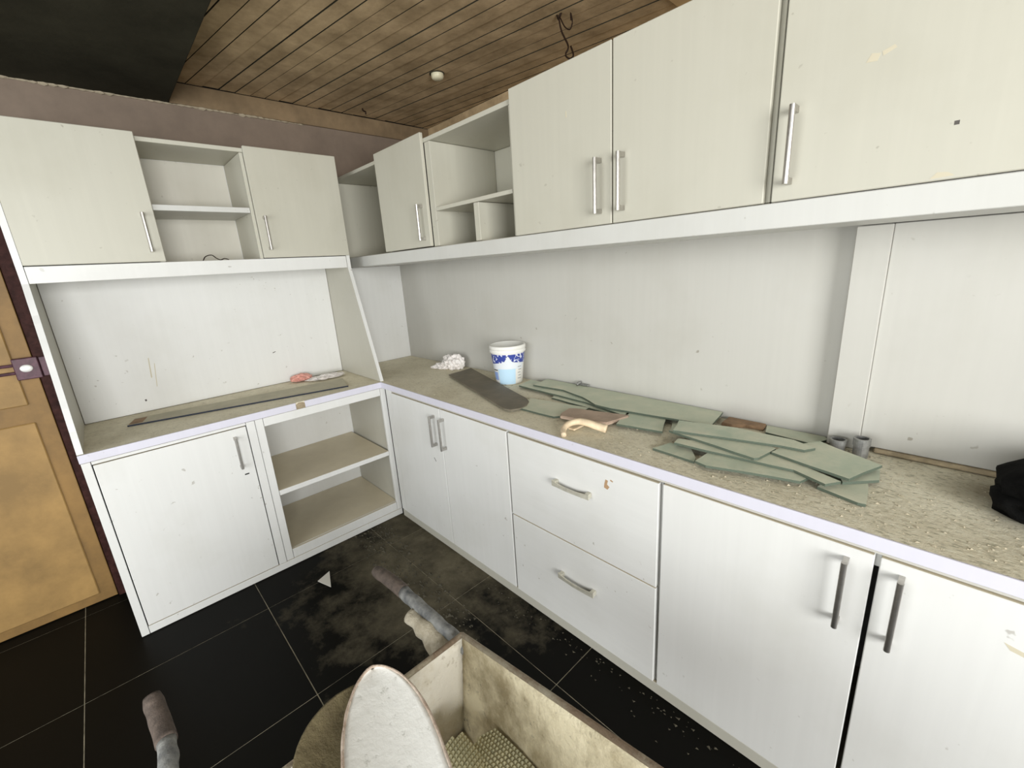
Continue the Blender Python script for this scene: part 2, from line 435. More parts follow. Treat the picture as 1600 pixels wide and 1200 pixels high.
p('back_panel', WHITE, .004, .012, -1.800, -.534, .882, 2.110)
p('pelmet', WHITE, .326, .344, -1.800, -.534, 1.537, 1.601)
p('bottom_board', WHITE, .014, .324, -1.800, -.534, 1.583, 1.6005)
p('top_board', WHITE_DIM, .014, .343, -1.800, -.534, 2.092, 2.110)
p('divider', WHITE_DIM, .014, .341, -1.381, -1.363, 1.602, 2.090)
p('divider', WHITE_DIM, .014, .343, -.977, -.962, 1.602, 2.090)
p('shelf', OFFW, .014, .343, -1.361, -.979, 1.819, 1.843)
obj('cell_back', box(.0122, .0135, -1.361, -.979, 1.6015, 2.0905, 0), CELLW, U)
d1 = obj('door', box(.345, .362, -1.800, -1.362, 1.604, 2.122, .002), WHITE_DIM, U)
bar_handle(d1, (.362, -1.405, 1.724), out=(1, 0, 0))
d2 = obj('door', box(.345, .362, -.962, -.518, 1.604, 2.118, .002), WHITE_DIM, U)
bar_handle(d2, (.362, -.930, 1.722), out=(1, 0, 0))

# white lining of the wall between the raked side and the corner
struct('trim_11', box(.0005, .0025, -.510, -.001, H + .001, 1.5375, 0), WHITE)
# ------------------------------------------------------------------ right base cabinets
FY = -.524
def base_unit(label, x0, x1, doors, grp='base units under the long worktop'):
    t = thing('base_cabinet', label, 'cabinet', ((x0 + x1) / 2, -.26, 0), grp)
    q = lambda n, *a, **k: obj(n, box(*a, **k), WHITE, t)
    q('side_panel', x0, x0 + .016, -.504, -.004, .003, .843); q('side_panel', x1 - .016, x1, -.504, -.004, .003, .843)
    q('bottom_board', x0 + .018, x1 - .018, -.504, -.004, .055, .073)
    q('back_panel', x0 + .018, x1 - .018, -.012, -.004, .075, .843)
    q('rail', x0 + .018, x1 - .018, -.504, -.486, .790, .843)
    return t
t1 = base_unit('white base cabinet with two narrow doors beside the inner corner', .572, 1.607, 2)
for i, (a, b, hx) in enumerate(((.632, 1.117, 1.068), (1.121, 1.606, 1.151))):
    dd = obj('door', box(a, b, FY, -.506, .052, .826, .0018), WHITE, t1)
    bar_handle(dd, (hx, FY, .702), L=.165)
obj('filler', box(.572, .628, -.522, -.506, .052, .843, .001), WHITE, t1)
t2 = base_unit('white drawer cabinet with two wide drawers between the door cabinets', 1.611, 2.297, 0)
for z0, z1, hz in ((.446, .824, .692), (.052, .441, .286)):
    dd = obj('drawer', box(1.617, 2.293, FY - .001, -.506, z0, z1, .0018), WHITE_H, t2)
    bow_handle(dd, (1.958 if hz > .5 else 1.972, FY - .001, hz))
t3 = base_unit('white base cabinet with two broad doors under the right end of the worktop', 2.301, 3.330, 2)
for a, b, hx in ((2.306, 2.805, 2.758), (2.815, 3.325, 2.854)):
    dd = obj('door', box(a, b, FY, -.506, .052, .826, .0018), WHITE, t3)
    bar_handle(dd, (hx, FY, .712), L=.178)
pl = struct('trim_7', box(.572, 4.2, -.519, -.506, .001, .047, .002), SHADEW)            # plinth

# chips, ticks and smudges on the fronts, each a small mark on its own board
MARKD = simple('dark_scuff', (.10, .09, .08), .8); MARKB = simple('brown_chip', (.42, .27, .15), .8); MARKT = simple('tan_smudge', (.58, .53, .40), .8)
def kids(o, n): return [c for c in bpy.data.objects if c.parent == o and c.name.split('.')[0] == n]
def mark(par, m, pts, axis, c, t=.0004):
    obj('scuff_mark', prism(pts, c, c + t, axis=axis), m, par)
dw = kids(t2, 'drawer')[0]
mark(dw, MARKB, [(2.094, .742), (2.108, .738), (2.116, .750), (2.106, .757), (2.110, .772), (2.100, .774), (2.096, .758)], 'y', FY - .0014)
mark(dw, MARKB, [(2.118, .775), (2.128, .772), (2.130, .776), (2.120, .780)], 'y', FY - .0014)
mark(kids(t1, 'door')[0], MARKD, [(1.022, .536), (1.026, .538), (1.040, .520), (1.037, .517)], 'y', FY - .0004)
mark(kids(t3, 'door')[1], MARKT, [(3.010, .735), (3.05, .725), (3.055, .715), (3.02, .722)], 'y', FY - .0004)
for c in (U,):
    bp = kids(c, 'back_panel')[0]
    for q in ([(-1.503, 1.15), (-1.499, 1.151), (-1.507, 1.05), (-1.512, 1.05)], [(-1.562, .944), (-1.554, .946), (-1.553, .936), (-1.560, .934)], [(-.932, 1.075), (-.914, 1.080), (-.914, 1.076), (-.930, 1.071)], [(-1.485, 1.12), (-1.482, 1.12), (-1.497, 1.00), (-1.500, 1.00)]):
        mark(bp, MARKD if q[0][1] < 1.1 and q[0][0] != -1.485 else MARKT, q, 'x', .0122)

# ------------------------------------------------------------------ worktop (one L-shaped slab)
Wt = thing('worktop', 'L-shaped dusty cement worktop with pale lilac front edging', 'worktop', (.3, -.3, .845))
L = [(.003, -1.822), (.545, -1.822), (.545, -.529), (4.2, -.529), (4.2, -.0015), (.003, -.0015)]
obj('fascia', box(.632, 4.2, -.5165, -.5065, .8285, .8448, .0008), SPLASH, Wt)
obj('slab', prism(L, .845, .8795), CEMENT, Wt)
# ragged edging: jagged upper line where the mortar broke away
bm = box(.5455, .5515, -1.822, -1.01, .8455, .880, .001); obj('edging', bm, EDGE, Wt)
bm = box(.5455, .5515, -.965, -.5295, .8455, .880, .001); obj('edging', bm, EDGE, Wt)
bm = box(.5455, .5510, -1.010, -.965, .8455, .866, .001); lump((.548, -.988, .868), (.005, .02, .008), 4, sub=2, bm=bm); obj('edging_chip', bm, LEDGE, Wt)
obj('edging', box(.5520, 4.2, -.5355, -.5295, .8455, .880, .001), EDGE, Wt)

# loose grit on the worktop
def grit(name, n, place, smin, smax, m, zf=0, label=None, cat=None):
    bm = bmesh.new()
    for i in range(n):
        x, y, z = place(); s = random.uniform(smin, smax) * (1 + 1.2 * random.random() ** 4)
        a = random.random() * 6.28; r = [Vector((math.cos(a + q) * s * random.uniform(.6, 1.5), math.sin(a + q) * s * random.uniform(.5, 1), 0)) for q in (0, 2.1, 4.2)]
        lo = [bm.verts.new((x + v.x, y + v.y, z)) for v in r]; t = bm.verts.new((x, y, z + s * random.uniform(.25, .8)))
        for q in range(3): bm.faces.new((lo[q], lo[(q + 1) % 3], t))
        bm.faces.new(lo[::-1])
    o = obj(name, bm, m); o['kind'] = 'stuff'; tag(o, label, cat); return o
GR = simple('pale_grit', (.46, .41, .30), .95, 0, 20, .25)
grit('mortar_grit', 2200, lambda: (2.05 + 1.9 * random.random() ** .9, random.uniform(-.52, -.05), .8797), .0014, .0038, GR, label='loose mortar chips and grit spread over right end of the worktop', cat='grit')
grit('plaster_crumbs', 500, lambda: (random.uniform(.57, 2.1), random.uniform(-.52, -.02), .8797), .0012, .0032, GR, label='fine plaster crumbs on the worktop between corner and slate pile', cat='grit')
GF = simple('floor_rubble_grey', (.07, .062, .042), .95, 0, 20, .4)
def fp():
    t = random.random(); return (.60 + 1.0 * t ** 1.3 + random.gauss(0, .05), -.62 - .22 * random.random() - .12 * t, .0006)
grit('floor_rubble', 420, fp, .003, .009, GF, label='crumbled mortar scattered on the floor near the inner cabinet corner', cat='rubble')
grit('floor_rubble', 120, lambda: (random.uniform(1.2, 2.6), -.535 - abs(random.gauss(0, .04)), .0006), .0015, .005, GF, label='crumbled mortar along the foot of the drawer cabinet', cat='rubble')

# ------------------------------------------------------------------ right wall cabinets
def wall_unit(label, x0, x1):
    t = thing('wall_cabinet', label, 'cabinet', ((x0 + x1) / 2, -.2, 1.5385)); return t
UY = -.42
V = wall_unit('white wall cabinet over the corner with open niche, narrow door and pigeonhole cell', .013, 1.622)
p = lambda n, *a, **k: obj(n, box(*a, **k), WHITE_DIM, V)
p('bottom_board', .013, 1.622, -.400, -.003, 1.582, 1.5995)
p('top_board', .013, 1.622, -.403, -.003, 2.0485, 2.066)
p('back_panel', .013, 1.622, -.012, -.003, 1.601, 2.047)
p('side_panel', .013, .030, -.403, -.014, 1.601, 2.047)
p('side_panel', 1.053, 1.094, -.403, -.014, 1.601, 2.047)
p('side_panel', .612, .628, -.398, -.014, 1.601, 2.047)
p('side_panel', 1.606, 1.622, -.403, -.014, 1.601, 2.047)
p('shelf', 1.096, 1.604, -.403, -.014, 1.754, 1.770)
p('divider', 1.368, 1.400, -.403, -.014, 1.601, 1.752)
dd = obj('door', box(.607, 1.050, UY, -.404, 1.603, 2.089, .0018), WHITE_DIM, V)
bar_handle(dd, (1.008, UY, 1.712))
V2 = wall_unit('white wall cabinet with two tall doors right of the open cell', 1.624, 2.492)
p = lambda n, *a, **k: obj(n, box(*a, **k), WHITE_DIM, V2)
p('bottom_board', 1.624, 2.492, -.400, -.003, 1.582, 1.5995); p('top_board', 1.624, 2.492, -.400, -.003, 2.0485, 2.066)
p('side_panel', 1.624, 1.640, -.400, -.003, 1.601, 2.047); p('side_panel', 2.476, 2.492, -.400, -.003, 1.601, 2.072)
p('back_panel', 1.642, 2.474, -.012, -.003, 1.601, 2.047)
for a, b, hx in ((1.628, 2.054, 2.014), (2.059, 2.482, 2.096)):
    dd = obj('door', box(a, b, UY, -.403, 1.599, 2.089, .0018), WHITE_DIM, V2); bar_handle(dd, (hx, UY, 1.711))
V3 = wall_unit('white wall cabinet at the far right with one broad door and long handle', 2.494, 3.70)
p = lambda n, *a, **k: obj(n, box(*a, **k), WHITE, V3)
p('bottom_board', 2.494, 3.70, -.400, -.003, 1.582, 1.5995); p('top_board', 2.494, 3.70, -.400, -.003, 2.0485, 2.066)
p('side_panel', 2.494, 2.510, -.400, -.003, 1.601, 2.047); p('side_panel', 3.684, 3.70, -.400, -.003, 1.601, 2.047)
p('back_panel', 2.512, 3.682, -.012, -.003, 1.601, 2.047)
for a, b, hx in ((2.500, 3.098, 2.535), (3.103, 3.69, 3.64)):
    dd = obj('door', box(a, b, UY, -.403, 1.599, 2.089, .0018), WHITE_DIM, V3); bar_handle(dd, (hx, UY, 1.712))
for pts, m in (([(2.796, 1.692), (2.803, 1.692), (2.803, 1.699), (2.796, 1.699)], MARKD), ([(2.650, 1.838), (2.668, 1.836), (2.672, 1.848), (2.658, 1.852)], MARKT), ([(2.676, 1.842), (2.696, 1.850), (2.692, 1.856), (2.674, 1.850)], MARKT), ([(2.775, 1.603), (2.81, 1.605), (2.80, 1.612), (2.785, 1.614)], MARKT)):
    mark(kids(V3, 'door')[0], m, pts, 'y', UY - .0004)
for pts in ([(1.883, 1.935), (1.887, 1.935), (1.887, 1.953), (1.883, 1.953)], ):
    mark(kids(V2, 'door')[0], MARKT, pts, 'y', UY - .0004)
struct('trim_8', box(.013, 3.70, UY, -.402, 1.5385, 1.5965, .0015), OFFW)          # pelmet under the right wall cabinets
struct('trim_9', box(.013, 3.70, -.400, -.0545, 1.5395, 1.5555, .001), WHITE)         # soffit board

# ------------------------------------------------------------------ yellow door at the left
D = struct('door_1', box(.052, .088, -2.80, -1.884, .004, 2.06, .002), DOORW)
for z0, z1 in ((1.035, 1.93), (.05, .955)):
    obj('panel', box(.0885, .0965, -2.66, -1.942, z0, z1, .004), DOORP, D)
struct('trim_10', box(.002, .104, -1.880, -1.830, .002, 2.12, .003), JAMB)
lk = thing('door_lock', 'maroon rim lock with bright worn knob and two bolts on yellow door', 'lock', (.10, -1.91, 1.15))
obj('case', box(.0972, .120, -1.945, -1.868, 1.148, 1.240, .003), LOCKM, lk)
bm = bmesh.new(); bmesh.ops.create_uvsphere(bm, u_segments=16, v_segments=10, radius=1)
for v in bm.verts: v.co = Vector((.122 + v.co.x * .006, -1.908 + v.co.y * .020, 1.196 + v.co.z * .016))
obj('knob', bm, KNOBW, lk, smooth=True)
for z in (1.213, 1.180): obj('bolt', tube([(.108, -1.946, z), (.108, -2.005, z)], .0065, 10, None, 0), LOCKM, lk)
obj('strike', box(.1045, .112, -1.866, -1.838, 1.152, 1.236, .002), LOCKM, lk)

# ------------------------------------------------------------------ things on the worktop
Z = .88
# paint bucket
bx, by = 1.187, -.098
K = thing('paint_bucket', 'open white plastic paint bucket with blue and light blue label by the wall', 'bucket', (bx, by, Z))
prof = [(0, .0), (.068, .0), (.072, .004), (.0895, .172), (.0895, .198), (.0915, .200), (.0915, .205), (.086, .206), (.0845, .172), (.070, .012), (0, .010)]
obj('body', lathe(prof, (bx, by, Z), 48), BUCKW, K, smooth=True)
obj('rim', lathe([(.0895, .170), (.0965, .172), (.0965, .180), (.0935, .182), (.0935, .187), (.097, .189), (.097, .204), (.094, .209), (.087, .209), (.0865, .204), (.0915, .203)], (bx, by, Z), 48), BUCKW, K, smooth=True)
def rr(z): return .0722 + (.0895 - .072) * (z - .004) / .168
camdir = math.atan2(-1.6411 - by, 2.8683 - bx)   # label faces into the room
def patch(name, m, pts, off=.0006):
    """pts: columns of (angle offset, z0, z1)"""
    bm = bmesh.new(); prev = None
    for a, z0, z1 in pts:
        an = camdir + a; col = []
        for i in range(5):
            z = z0 + (z1 - z0) * i / 4; r = rr(z) + off
            col.append(bm.verts.new((bx + r * math.cos(an), by + r * math.sin(an), Z + z)))
        if prev:
            for i in range(4): bm.faces.new((prev[i], col[i], col[i + 1], prev[i + 1]))
        prev = col
    return obj(name, bm, m, K)
N = 40
def cols(a0, a1, f): return [(a0 + (a1 - a0) * i / N, *f((a0 + (a1 - a0) * i / N))) for i in range(N + 1)]
patch('blue_band', BLABEL, cols(-1.45, 1.45, lambda a: (.128 - .012 * abs(a) + (.030 * math.exp(-((a + .02) / .16) ** 2)), .166)), .0010)
patch('pale_wave', simple('pale_grey_print', (.74, .78, .82), .4), cols(-1.4, 1.1, lambda a: (.085, .126 - .012 * abs(a) + (.028 * math.exp(-((a + .02) / .16) ** 2)))), .0008)
patch('light_blue_panel', BLUE, cols(-.75, .45, lambda a: (.004, .088)), .0012)
patch('dark_dash', simple('dark_print', (.02, .02, .05), .5), cols(-1.25, -.8, lambda a: (.078, .083)), .0012)
patch('blue_block', simple('mid_blue_print', (.25, .36, .66), .5), cols(-1.25, -.82, lambda a: (.025, .070)), .0012)
for i in range(5): patch('grey_mark', simple('grey_print', (.42, .42, .42), .6), cols(.62 + .05 * (i % 2), .95 - .04 * (i % 3), lambda a: (.030 + .016 * i, .035 + .016 * i)), .0012)

# crumpled paper
bm = lump((.640, -.080, .915), (.062, .045, .040), 3.3, .55, 1.9, 4, Z + .0005)
lump((.575, -.125, .895), (.045, .022, .018), 8.1, .6, 2.2, 3, Z + .0005, bm); lump((.690, -.070, .925), (.038, .030, .038), 5.9, .6, 2.0, 3, Z + .0005, bm)
lump((.530, -.150, .889), (.022, .010, .010), 2.1, .6, 2.2, 2, Z + .0005, bm)
tag(obj('crumpled_paper', bm, PAPER, smooth=False), 'crumpled white paper heap on the worktop left of the bucket', 'paper')
# tissue on the left worktop
bm = lump((.150, -.690, .894), (.040, .085, .010), 1.3, .6, 2.0, 4, .8865)
tg = thing('tissue', 'crumpled white and pink tissue lying on the left worktop', 'tissue', (.10, -.76, .887))
obj('white_sheet', bm, PAPER, tg)
obj('pink_sheet', lump((.068, -.815, .899), (.035, .050, .020), 7.7, .5, 1.7, 4, .8867), PINK, tg, label='pink end of the tissue')

# skimming blade
bl = [(.804, -.229), (.786, -.045), (1.505, -.288), (1.545, -.315), (1.578, -.366), (1.583, -.405), (1.565, -.447), (1.53, -.455)]
bm = prism(bl, .8865, .8925, bev=.0015)
for v in bm.verts: v.co.z += .010 * max(0, (1.1 - v.co.x)) * .8
tag(obj('skimming_blade', bm, BLADE), 'long dark grey plastering blade with one rounded end in front of bucket', 'blade')
# wooden float, upside down with its curved handle
Fk = thing('plaster_float', 'pinkish wooden plaster float with pale curved handle near worktop edge', 'float', (1.88, -.34, Z))
fb = [(1.800, -.400), (1.779, -.370), (1.768, -.305), (1.79, -.290), (2.010, -.232), (2.015, -.245), (1.990, -.352), (1.935, -.374)]
obj('board', prism(fb, .8890, .9015, bev=.003), PINKWOOD, Fk)
obj('handle', tube([(1.925, -.528, .892), (1.900, -.500, .898), (1.895, -.462, .908), (1.918, -.432, .914), (1.955, -.425, .914), (1.990, -.418, .908), (2.025, -.408, .902)], lambda t: .0095 + .006 * t, 12), PALEWOOD, Fk, smooth=True)
obj('bracket', box(1.885, 1.915, -.455, -.385, .8815, .8895, .002), PALEWOOD, Fk)
# slate slabs
SL = [
('a',3,[(1.402,-.136),(1.387,-.013),(2.276,-.008),(2.298,-.164),(1.917,-.216),(1.836,-.213),(1.727,-.158),(1.585,-.121)],'longest slate slab of the pile, tapering, lying back against the wall'),
('b',2,[(1.328,-.164),(1.302,-.046),(1.962,-.071),(2.0,-.24),(1.767,-.188)],'slate slab under the longest one, its square end beside the bucket'),
('c',1,[(1.584,-.204),(1.564,-.144),(1.973,-.164),(1.989,-.237)],'narrow slate strip lowest under the longest slab'),
('d',2,[(2.016,-.332),(1.976,-.182),(2.131,-.17),(2.184,-.3)],'nearly square slate slab between the wooden float and the pile'),
('e',1,[(2.187,-.241),(2.137,-.128),(2.175,-.122),(2.205,-.235)],'small dark slate scrap between square slab and pile'),
('f',1,[(1.547,-.401),(1.512,-.266),(1.809,-.223),(1.824,-.321),(1.76,-.394)],'slate slab lying flat just beyond the rounded end of the blade'),
('h',5,[(2.235,-.326),(2.208,-.227),(2.386,-.182),(2.553,-.184),(2.616,-.213),(2.596,-.246),(2.538,-.251)],'topmost long slate slab of the pile'),
('i',4,[(2.215,-.315),(2.216,-.237),(2.382,-.173),(2.528,-.264),(2.51,-.358),(2.501,-.368)],'slate slab with a broken corner directly under the topmost one'),
('j',3,[(2.267,-.382),(2.263,-.344),(2.338,-.32),(2.511,-.277),(2.705,-.359),(2.679,-.398),(2.6,-.361),(2.367,-.379)],'long pointed slate slab crossing the middle of the pile'),
('k',2,[(2.368,-.453),(2.374,-.368),(2.488,-.312),(2.638,-.362),(2.626,-.403),(2.495,-.435),(2.404,-.463)],'slate slab sticking out at the front foot of the pile'),
('l',1,[(2.218,-.429),(2.242,-.355),(2.311,-.356),(2.353,-.414),(2.361,-.442)],'small slate piece at the front left foot of the pile'),
('m',1,[(2.43,-.012),(2.602,-.012),(2.614,-.032),(2.584,-.098),(2.446,-.081)],'slate slab at the wall left of the post'),
('n',4,[(2.54,-.231),(2.61,-.128),(2.66,-.158),(2.71,-.181),(2.768,-.212),(2.74,-.285),(2.719,-.35),(2.525,-.296)],'broad dusty slate slab at the right end of the pile'),
('o',2,[(2.689,-.296),(2.739,-.166),(2.762,-.178),(2.772,-.274),(2.706,-.342)],'slate slab half hidden under the broad right one'),
('p',1,[(2.662,-.389),(2.678,-.308),(2.753,-.294),(2.766,-.415),(2.75,-.417)],'flat slate slab nearest the worktop edge at the right of the pile'),
]
for i, (k_, lv, poly, lab) in enumerate(SL):
    top = Z + .0085 * lv; q = []
    for j, a in enumerate(poly):      # broken, slightly wavy outline
        b2 = poly[(j + 1) % len(poly)]; q.append(a); Ln = math.dist(a, b2)
        for s in range(1, max(1, int(Ln / .05))):
            t = s / max(1, int(Ln / .05)); w = random.uniform(-.0018, .0018)
            q.append((a[0] + (b2[0] - a[0]) * t + w, min(-.006, a[1] + (b2[1] - a[1]) * t + w)))
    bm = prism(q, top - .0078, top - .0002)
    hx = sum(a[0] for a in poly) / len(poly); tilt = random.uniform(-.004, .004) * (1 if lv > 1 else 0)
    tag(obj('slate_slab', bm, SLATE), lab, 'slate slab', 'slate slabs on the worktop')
# supports that sit unseen within the pile
tag(obj('slate_slab', prism([(2.30, -.34), (2.30, -.24), (2.50, -.20), (2.53, -.30)], Z + .0005, Z + .0083), SLATE), 'slate slab lowest of all, buried beneath the middle of the pile', 'slate slab', 'slate slabs on the worktop')
tag(obj('timber_offcut', prism([(2.30, -.012), (2.428, -.012), (2.432, -.055), (2.372, -.058), (2.340, -.090), (2.302, -.086)], Z + .0005, Z + .013, bev=.002), BROWNW), 'brown broken timber offcut at the wall between two slate slabs', 'timber')
# long strip on the left worktop
st = thing('grey_strip', 'long thin grey strip with dark edge lying on left worktop', 'strip', (.3, -1.1, Z))
obj('sheet', prism([(.245, -1.655), (.135, -1.62), (.262, -.64), (.470, -.697)], .8802, .8862), GLASSSTRIP, st)
obj('dark_edge', prism([(.2465, -1.655), (.252, -1.655), (.4765, -.697), (.4715, -.697)], .8802, .8866), STRIPEDGE, st)
obj('end_patch', prism([(.240, -1.650), (.150, -1.622), (.156, -1.575), (.247, -1.600)], .8863, .8870), BROWNW, st)
# conduit stubs and tap
def stub(x, y, h, r, lab):
    t = thing('pipe_stub', lab, 'pipe', (x, y, Z), 'grey pipe stubs at the foot of the post')
    bm = lathe([(r, 0), (r, h), (r - .003, h + .0005), (r - .003, h * .3), (0, h * .3)], (x, y, Z + .0005), 24); obj('tube', bm, PIPE, t, smooth=False)
    obj('socket', lathe([(r + .0003, h * .62), (r + .0025, h * .62), (r + .0025, h), (r + .0003, h)], (x, y, Z + .0005), 24), PIPE, t)
stub(2.706, -.098, .058, .019, 'taller grey pipe stub standing in front of the post')
stub(2.648, -.085, .036, .020, 'shorter grey pipe stub behind slate slabs beside the post')
t = thing('tap_stub', 'small grey metal tap stub at the wall behind longest slate slab', 'tap', (1.62, -.02, .905))
obj('spout', tube([(1.600, -.004, .918), (1.600, -.022, .918), (1.600, -.034, .912)], .007, 10), PIPE, t, smooth=True)
obj('lever', box(1.607, 1.655, -.020, -.008, .908, .916, .002), PIPE, t)
# black bag
bm = lump((3.16, -.215, .945), (.185, .150, .070), 12.3, .12, 1.2, 4, Z + .0005); lump((3.03, -.245, .915), (.06, .06, .045), 4.3, .3, 2, 3, Z + .0005, bm)
tag(obj('black_bag', bm, BLACK, smooth=True), 'slumped black cloth bag at the right end of the worktop', 'bag')
# wire loop in the open cell
tag(obj('wire_loop', tube([(.300, -1.215, 1.603), (.290, -1.200, 1.622), (.295, -1.175, 1.628), (.305, -1.160, 1.613), (.31, -1.145, 1.604), (.30, -1.125, 1.610), (.31, -1.11, 1.604)], .0022, 6), WIRE, smooth=True), 'small bent dark wire on the floor of the open cell at left', 'wire')

# ------------------------------------------------------------------ ceiling fittings
cp = thing('junction_cap', 'round cream plastic cap fixed to the board-marked ceiling', 'ceiling cap', (.803, -.107, 2.44))
obj('cover', lathe([(0, -.030), (.018, -.029), (.028, -.024), (.032, -.014), (.032, 0)], (.803, -.107, 2.4575), 24), CAP, cp, smooth=True)
obj('base', lathe([(.036, -.004), (.038, 0), (.030, .0), (.030, -.006)], (.800, -.107, 2.4575), 24), CONC_D, cp)
y = -.017
tag(obj('ceiling_wire', tube([(1.526, y, 2.458), (1.535, y, 2.441), (1.549, y, 2.456), (1.541, y - .004, 2.440), (1.550, y, 2.392), (1.581, y, 2.332), (1.570, y - .005, 2.304), (1.587, y, 2.286), (1.606, y, 2.292), (1.591, y + .004, 2.329)], .0036, 6), WIRE, smooth=True), 'dark looped wire dangling from ceiling above the two tall doors', 'wire')
tag(obj('ceiling_wire', tube([(1.545, y, 2.440), (1.565, y, 2.405), (1.590, y, 2.386), (1.604, y, 2.403), (1.600, y, 2.430), (1.596, y, 2.438), (1.598, y, 2.415)], .0026, 6), WIRE, smooth=True), 'short thin wire bent back up beside the dangling loop', 'wire')
tag(obj('ceiling_hook', tube([(.145, -.2, 2.457), (.150, -.2, 2.446), (.168, -.2, 2.436), (.180, -.2, 2.430), (.176, -.2, 2.418)], .0045, 6), WIRE, smooth=True), 'small dark hook in the ceiling near the back corner', 'hook')

# ------------------------------------------------------------------ floor shard
bm = prism([(.784, -1.139), (.746, -1.065), (.876, -1.108)], .0055, .0085)
bmesh.ops.rotate(bm, verts=bm.verts, cent=(.784, -1.139, .004), matrix=Matrix.Rotation(math.radians(-4), 3, 'X'))
tag(obj('broken_shard', bm, SHARD), 'white triangular shard lying on the black floor tiles', 'shard')

# ------------------------------------------------------------------ wheelbarrow
WB = thing('wheelbarrow', 'cement-crusted wheelbarrow in the foreground with two long handles', 'wheelbarrow', (2.6, -1.45, 0))
RY, LY = -1.158, -1.765
def rz(x): return .600 + (x - 2.103) * .242
A = {'br': (2.103, RY, .600), 'bl': (2.103, LY, .600), 'fr': (3.02, RY, .775), 'fl': (3.02, LY, .775),
     'Br': (2.112, -1.190, .325), 'Bl': (2.112, -1.733, .325), 'Fr': (2.76, -1.27, .40), 'Fl': (2.76, -1.655, .40)}
def quad_wall(a, b, c, d_, nx=24, nz=10, th=.004, amp=.004, inward=Vector((0, 0, 0))):
    bm = bmesh.new(); a, b, c, d_ = map(Vector, (a, b, c, d_)); n = (b - a).cross(d_ - a).normalized()
    g = []
    for side in (0, 1):
        rows = []
        for j in range(nz + 1):
            v = j / nz; row = []
            for i in range(nx + 1):
                u = i / nx; q = a * (1 - u) * (1 - v) + b * u * (1 - v) + c * u * v + d_ * (1 - u) * v
                edge = min(1, 8 * min(u, 1 - u, v, 1 - v) + .0)
                if side == 0: q = q + n * amp * edge * (noise.noise(q * 14) + .6 * noise.noise(q * 40))
                else: q = q - n * th
                row.append(bm.verts.new(q))
            rows.append(row)
        g.append(rows)
        for j in range(nz):
            for i in range(nx): bm.faces.new((rows[j][i], rows[j][i + 1], rows[j + 1][i + 1], rows[j + 1][i]))
    T, U_ = g
    for i in range(nx):
        bm.faces.new((T[0][i], T[0][i + 1], U_[0][i + 1], U_[0][i])); bm.faces.new((T[nz][i], T[nz][i + 1], U_[nz][i + 1], U_[nz][i]))
    for j in range(nz):
        bm.faces.new((T[j][0], T[j + 1][0], U_[j + 1][0], U_[j][0])); bm.faces.new((T[j][nx], T[j + 1][nx], U_[j + 1][nx], U_[j][nx]))
    return bm
obj('back_wall', quad_wall(A['bl'], A['br'], A['Br'], A['Bl']), TRAYW, WB, smooth=True, label='whitewashed rear wall of the tray')
obj('side_wall', quad_wall(A['br'], A['fr'], A['Fr'], A['Br'], 34, 12), TRAY, WB, smooth=True)
obj('side_wall', quad_wall(A['fl'], A['bl'], A['Bl'], A['Fl'], 34, 12), TRAY, WB, smooth=True)
obj('front_wall', quad_wall(A['fr'], A['fl'], A['Fl'], A['Fr']), TRAY, WB, smooth=True)
obj('tray_floor', quad_wall(A['Bl'], A['Br'], A['Fr'], A['Fl'], 20, 20), TRAY, WB, smooth=True)
rim = [A['br'], A['fr'], A['fl'], A['bl'], A['br']]
obj('rim', tube([Vector(q) + Vector((0, 0, .001)) for q in rim], .0062, 8, None, 0, .002), RIMM, WB, smooth=True)
def handle(yh, tip, pts):
    h = obj('handle', tube(pts, .0175, 14, None, 6, .003), TUBEM, WB, smooth=True)
    obj('grip', tube(tip, lambda t: .0165 + .003 * min(1, t * 5), 14, None, 6, .0012), RUBBER, h, smooth=True, label='dark rubber grip')
    return h
h1 = handle(-1.185, [(1.688, -1.185, .582), (1.74, -1.185, .594), (1.81, -1.185, .604), (1.862, -1.185, .607)],
            [(1.860, -1.185, .606), (1.96, -1.182, .602), (2.045, -1.174, .590), (2.092, -1.160, .566), (2.15, -1.134, .50), (2.35, -1.135, .42), (2.62, -1.20, .305), (2.86, -1.33, .235), (2.98, -1.40, .205)])
h2 = handle(-1.74, [(1.712, -1.748, .598), (1.74, -1.746, .586), (1.79, -1.742, .577), (1.84, -1.739, .574)],
            [(1.838, -1.739, .574), (1.92, -1.745, .572), (2.04, -1.772, .560), (2.12, -1.803, .530), (2.35, -1.795, .42), (2.62, -1.72, .305), (2.86, -1.59, .235), (2.98, -1.52, .205)])
bm = tube([(1.940, -1.212, .588), (1.985, -1.208, .586), (2.03, -1.202, .575), (2.080, -1.194, .555)], lambda t: .018 + .012 * t, 14, None, 6, .010)
obj('mortar_crust', bm, CAKED, WB, smooth=True, label='lump of dried mortar caked along the right handle')
for yy in (-1.27, -1.65):
    obj('leg', tube([(2.30, yy, .33), (2.27, yy, .15), (2.26, yy, .012), (2.36, yy, .012), (2.50, yy, .16), (2.56, yy, .315)], .014, 10), TUBEM, WB, smooth=True)
wc = (3.02, -1.462, .195)
bm = bmesh.new(); R0, r0 = .150, .042
for i in range(36):
    a = 2 * math.pi * i / 36
    for j in range(12):
        b_ = 2 * math.pi * j / 12; rr_ = R0 + r0 * math.cos(b_)
        bm.verts.new((wc[0] + rr_ * math.cos(a), wc[1] + r0 * math.sin(b_), wc[2] + rr_ * math.sin(a)))
bm.verts.ensure_lookup_table()
for i in range(36):
    for j in range(12): bm.faces.new([bm.verts[k] for k in (i * 12 + j, ((i + 1) % 36) * 12 + j, ((i + 1) % 36) * 12 + (j + 1) % 12, i * 12 + (j + 1) % 12)])
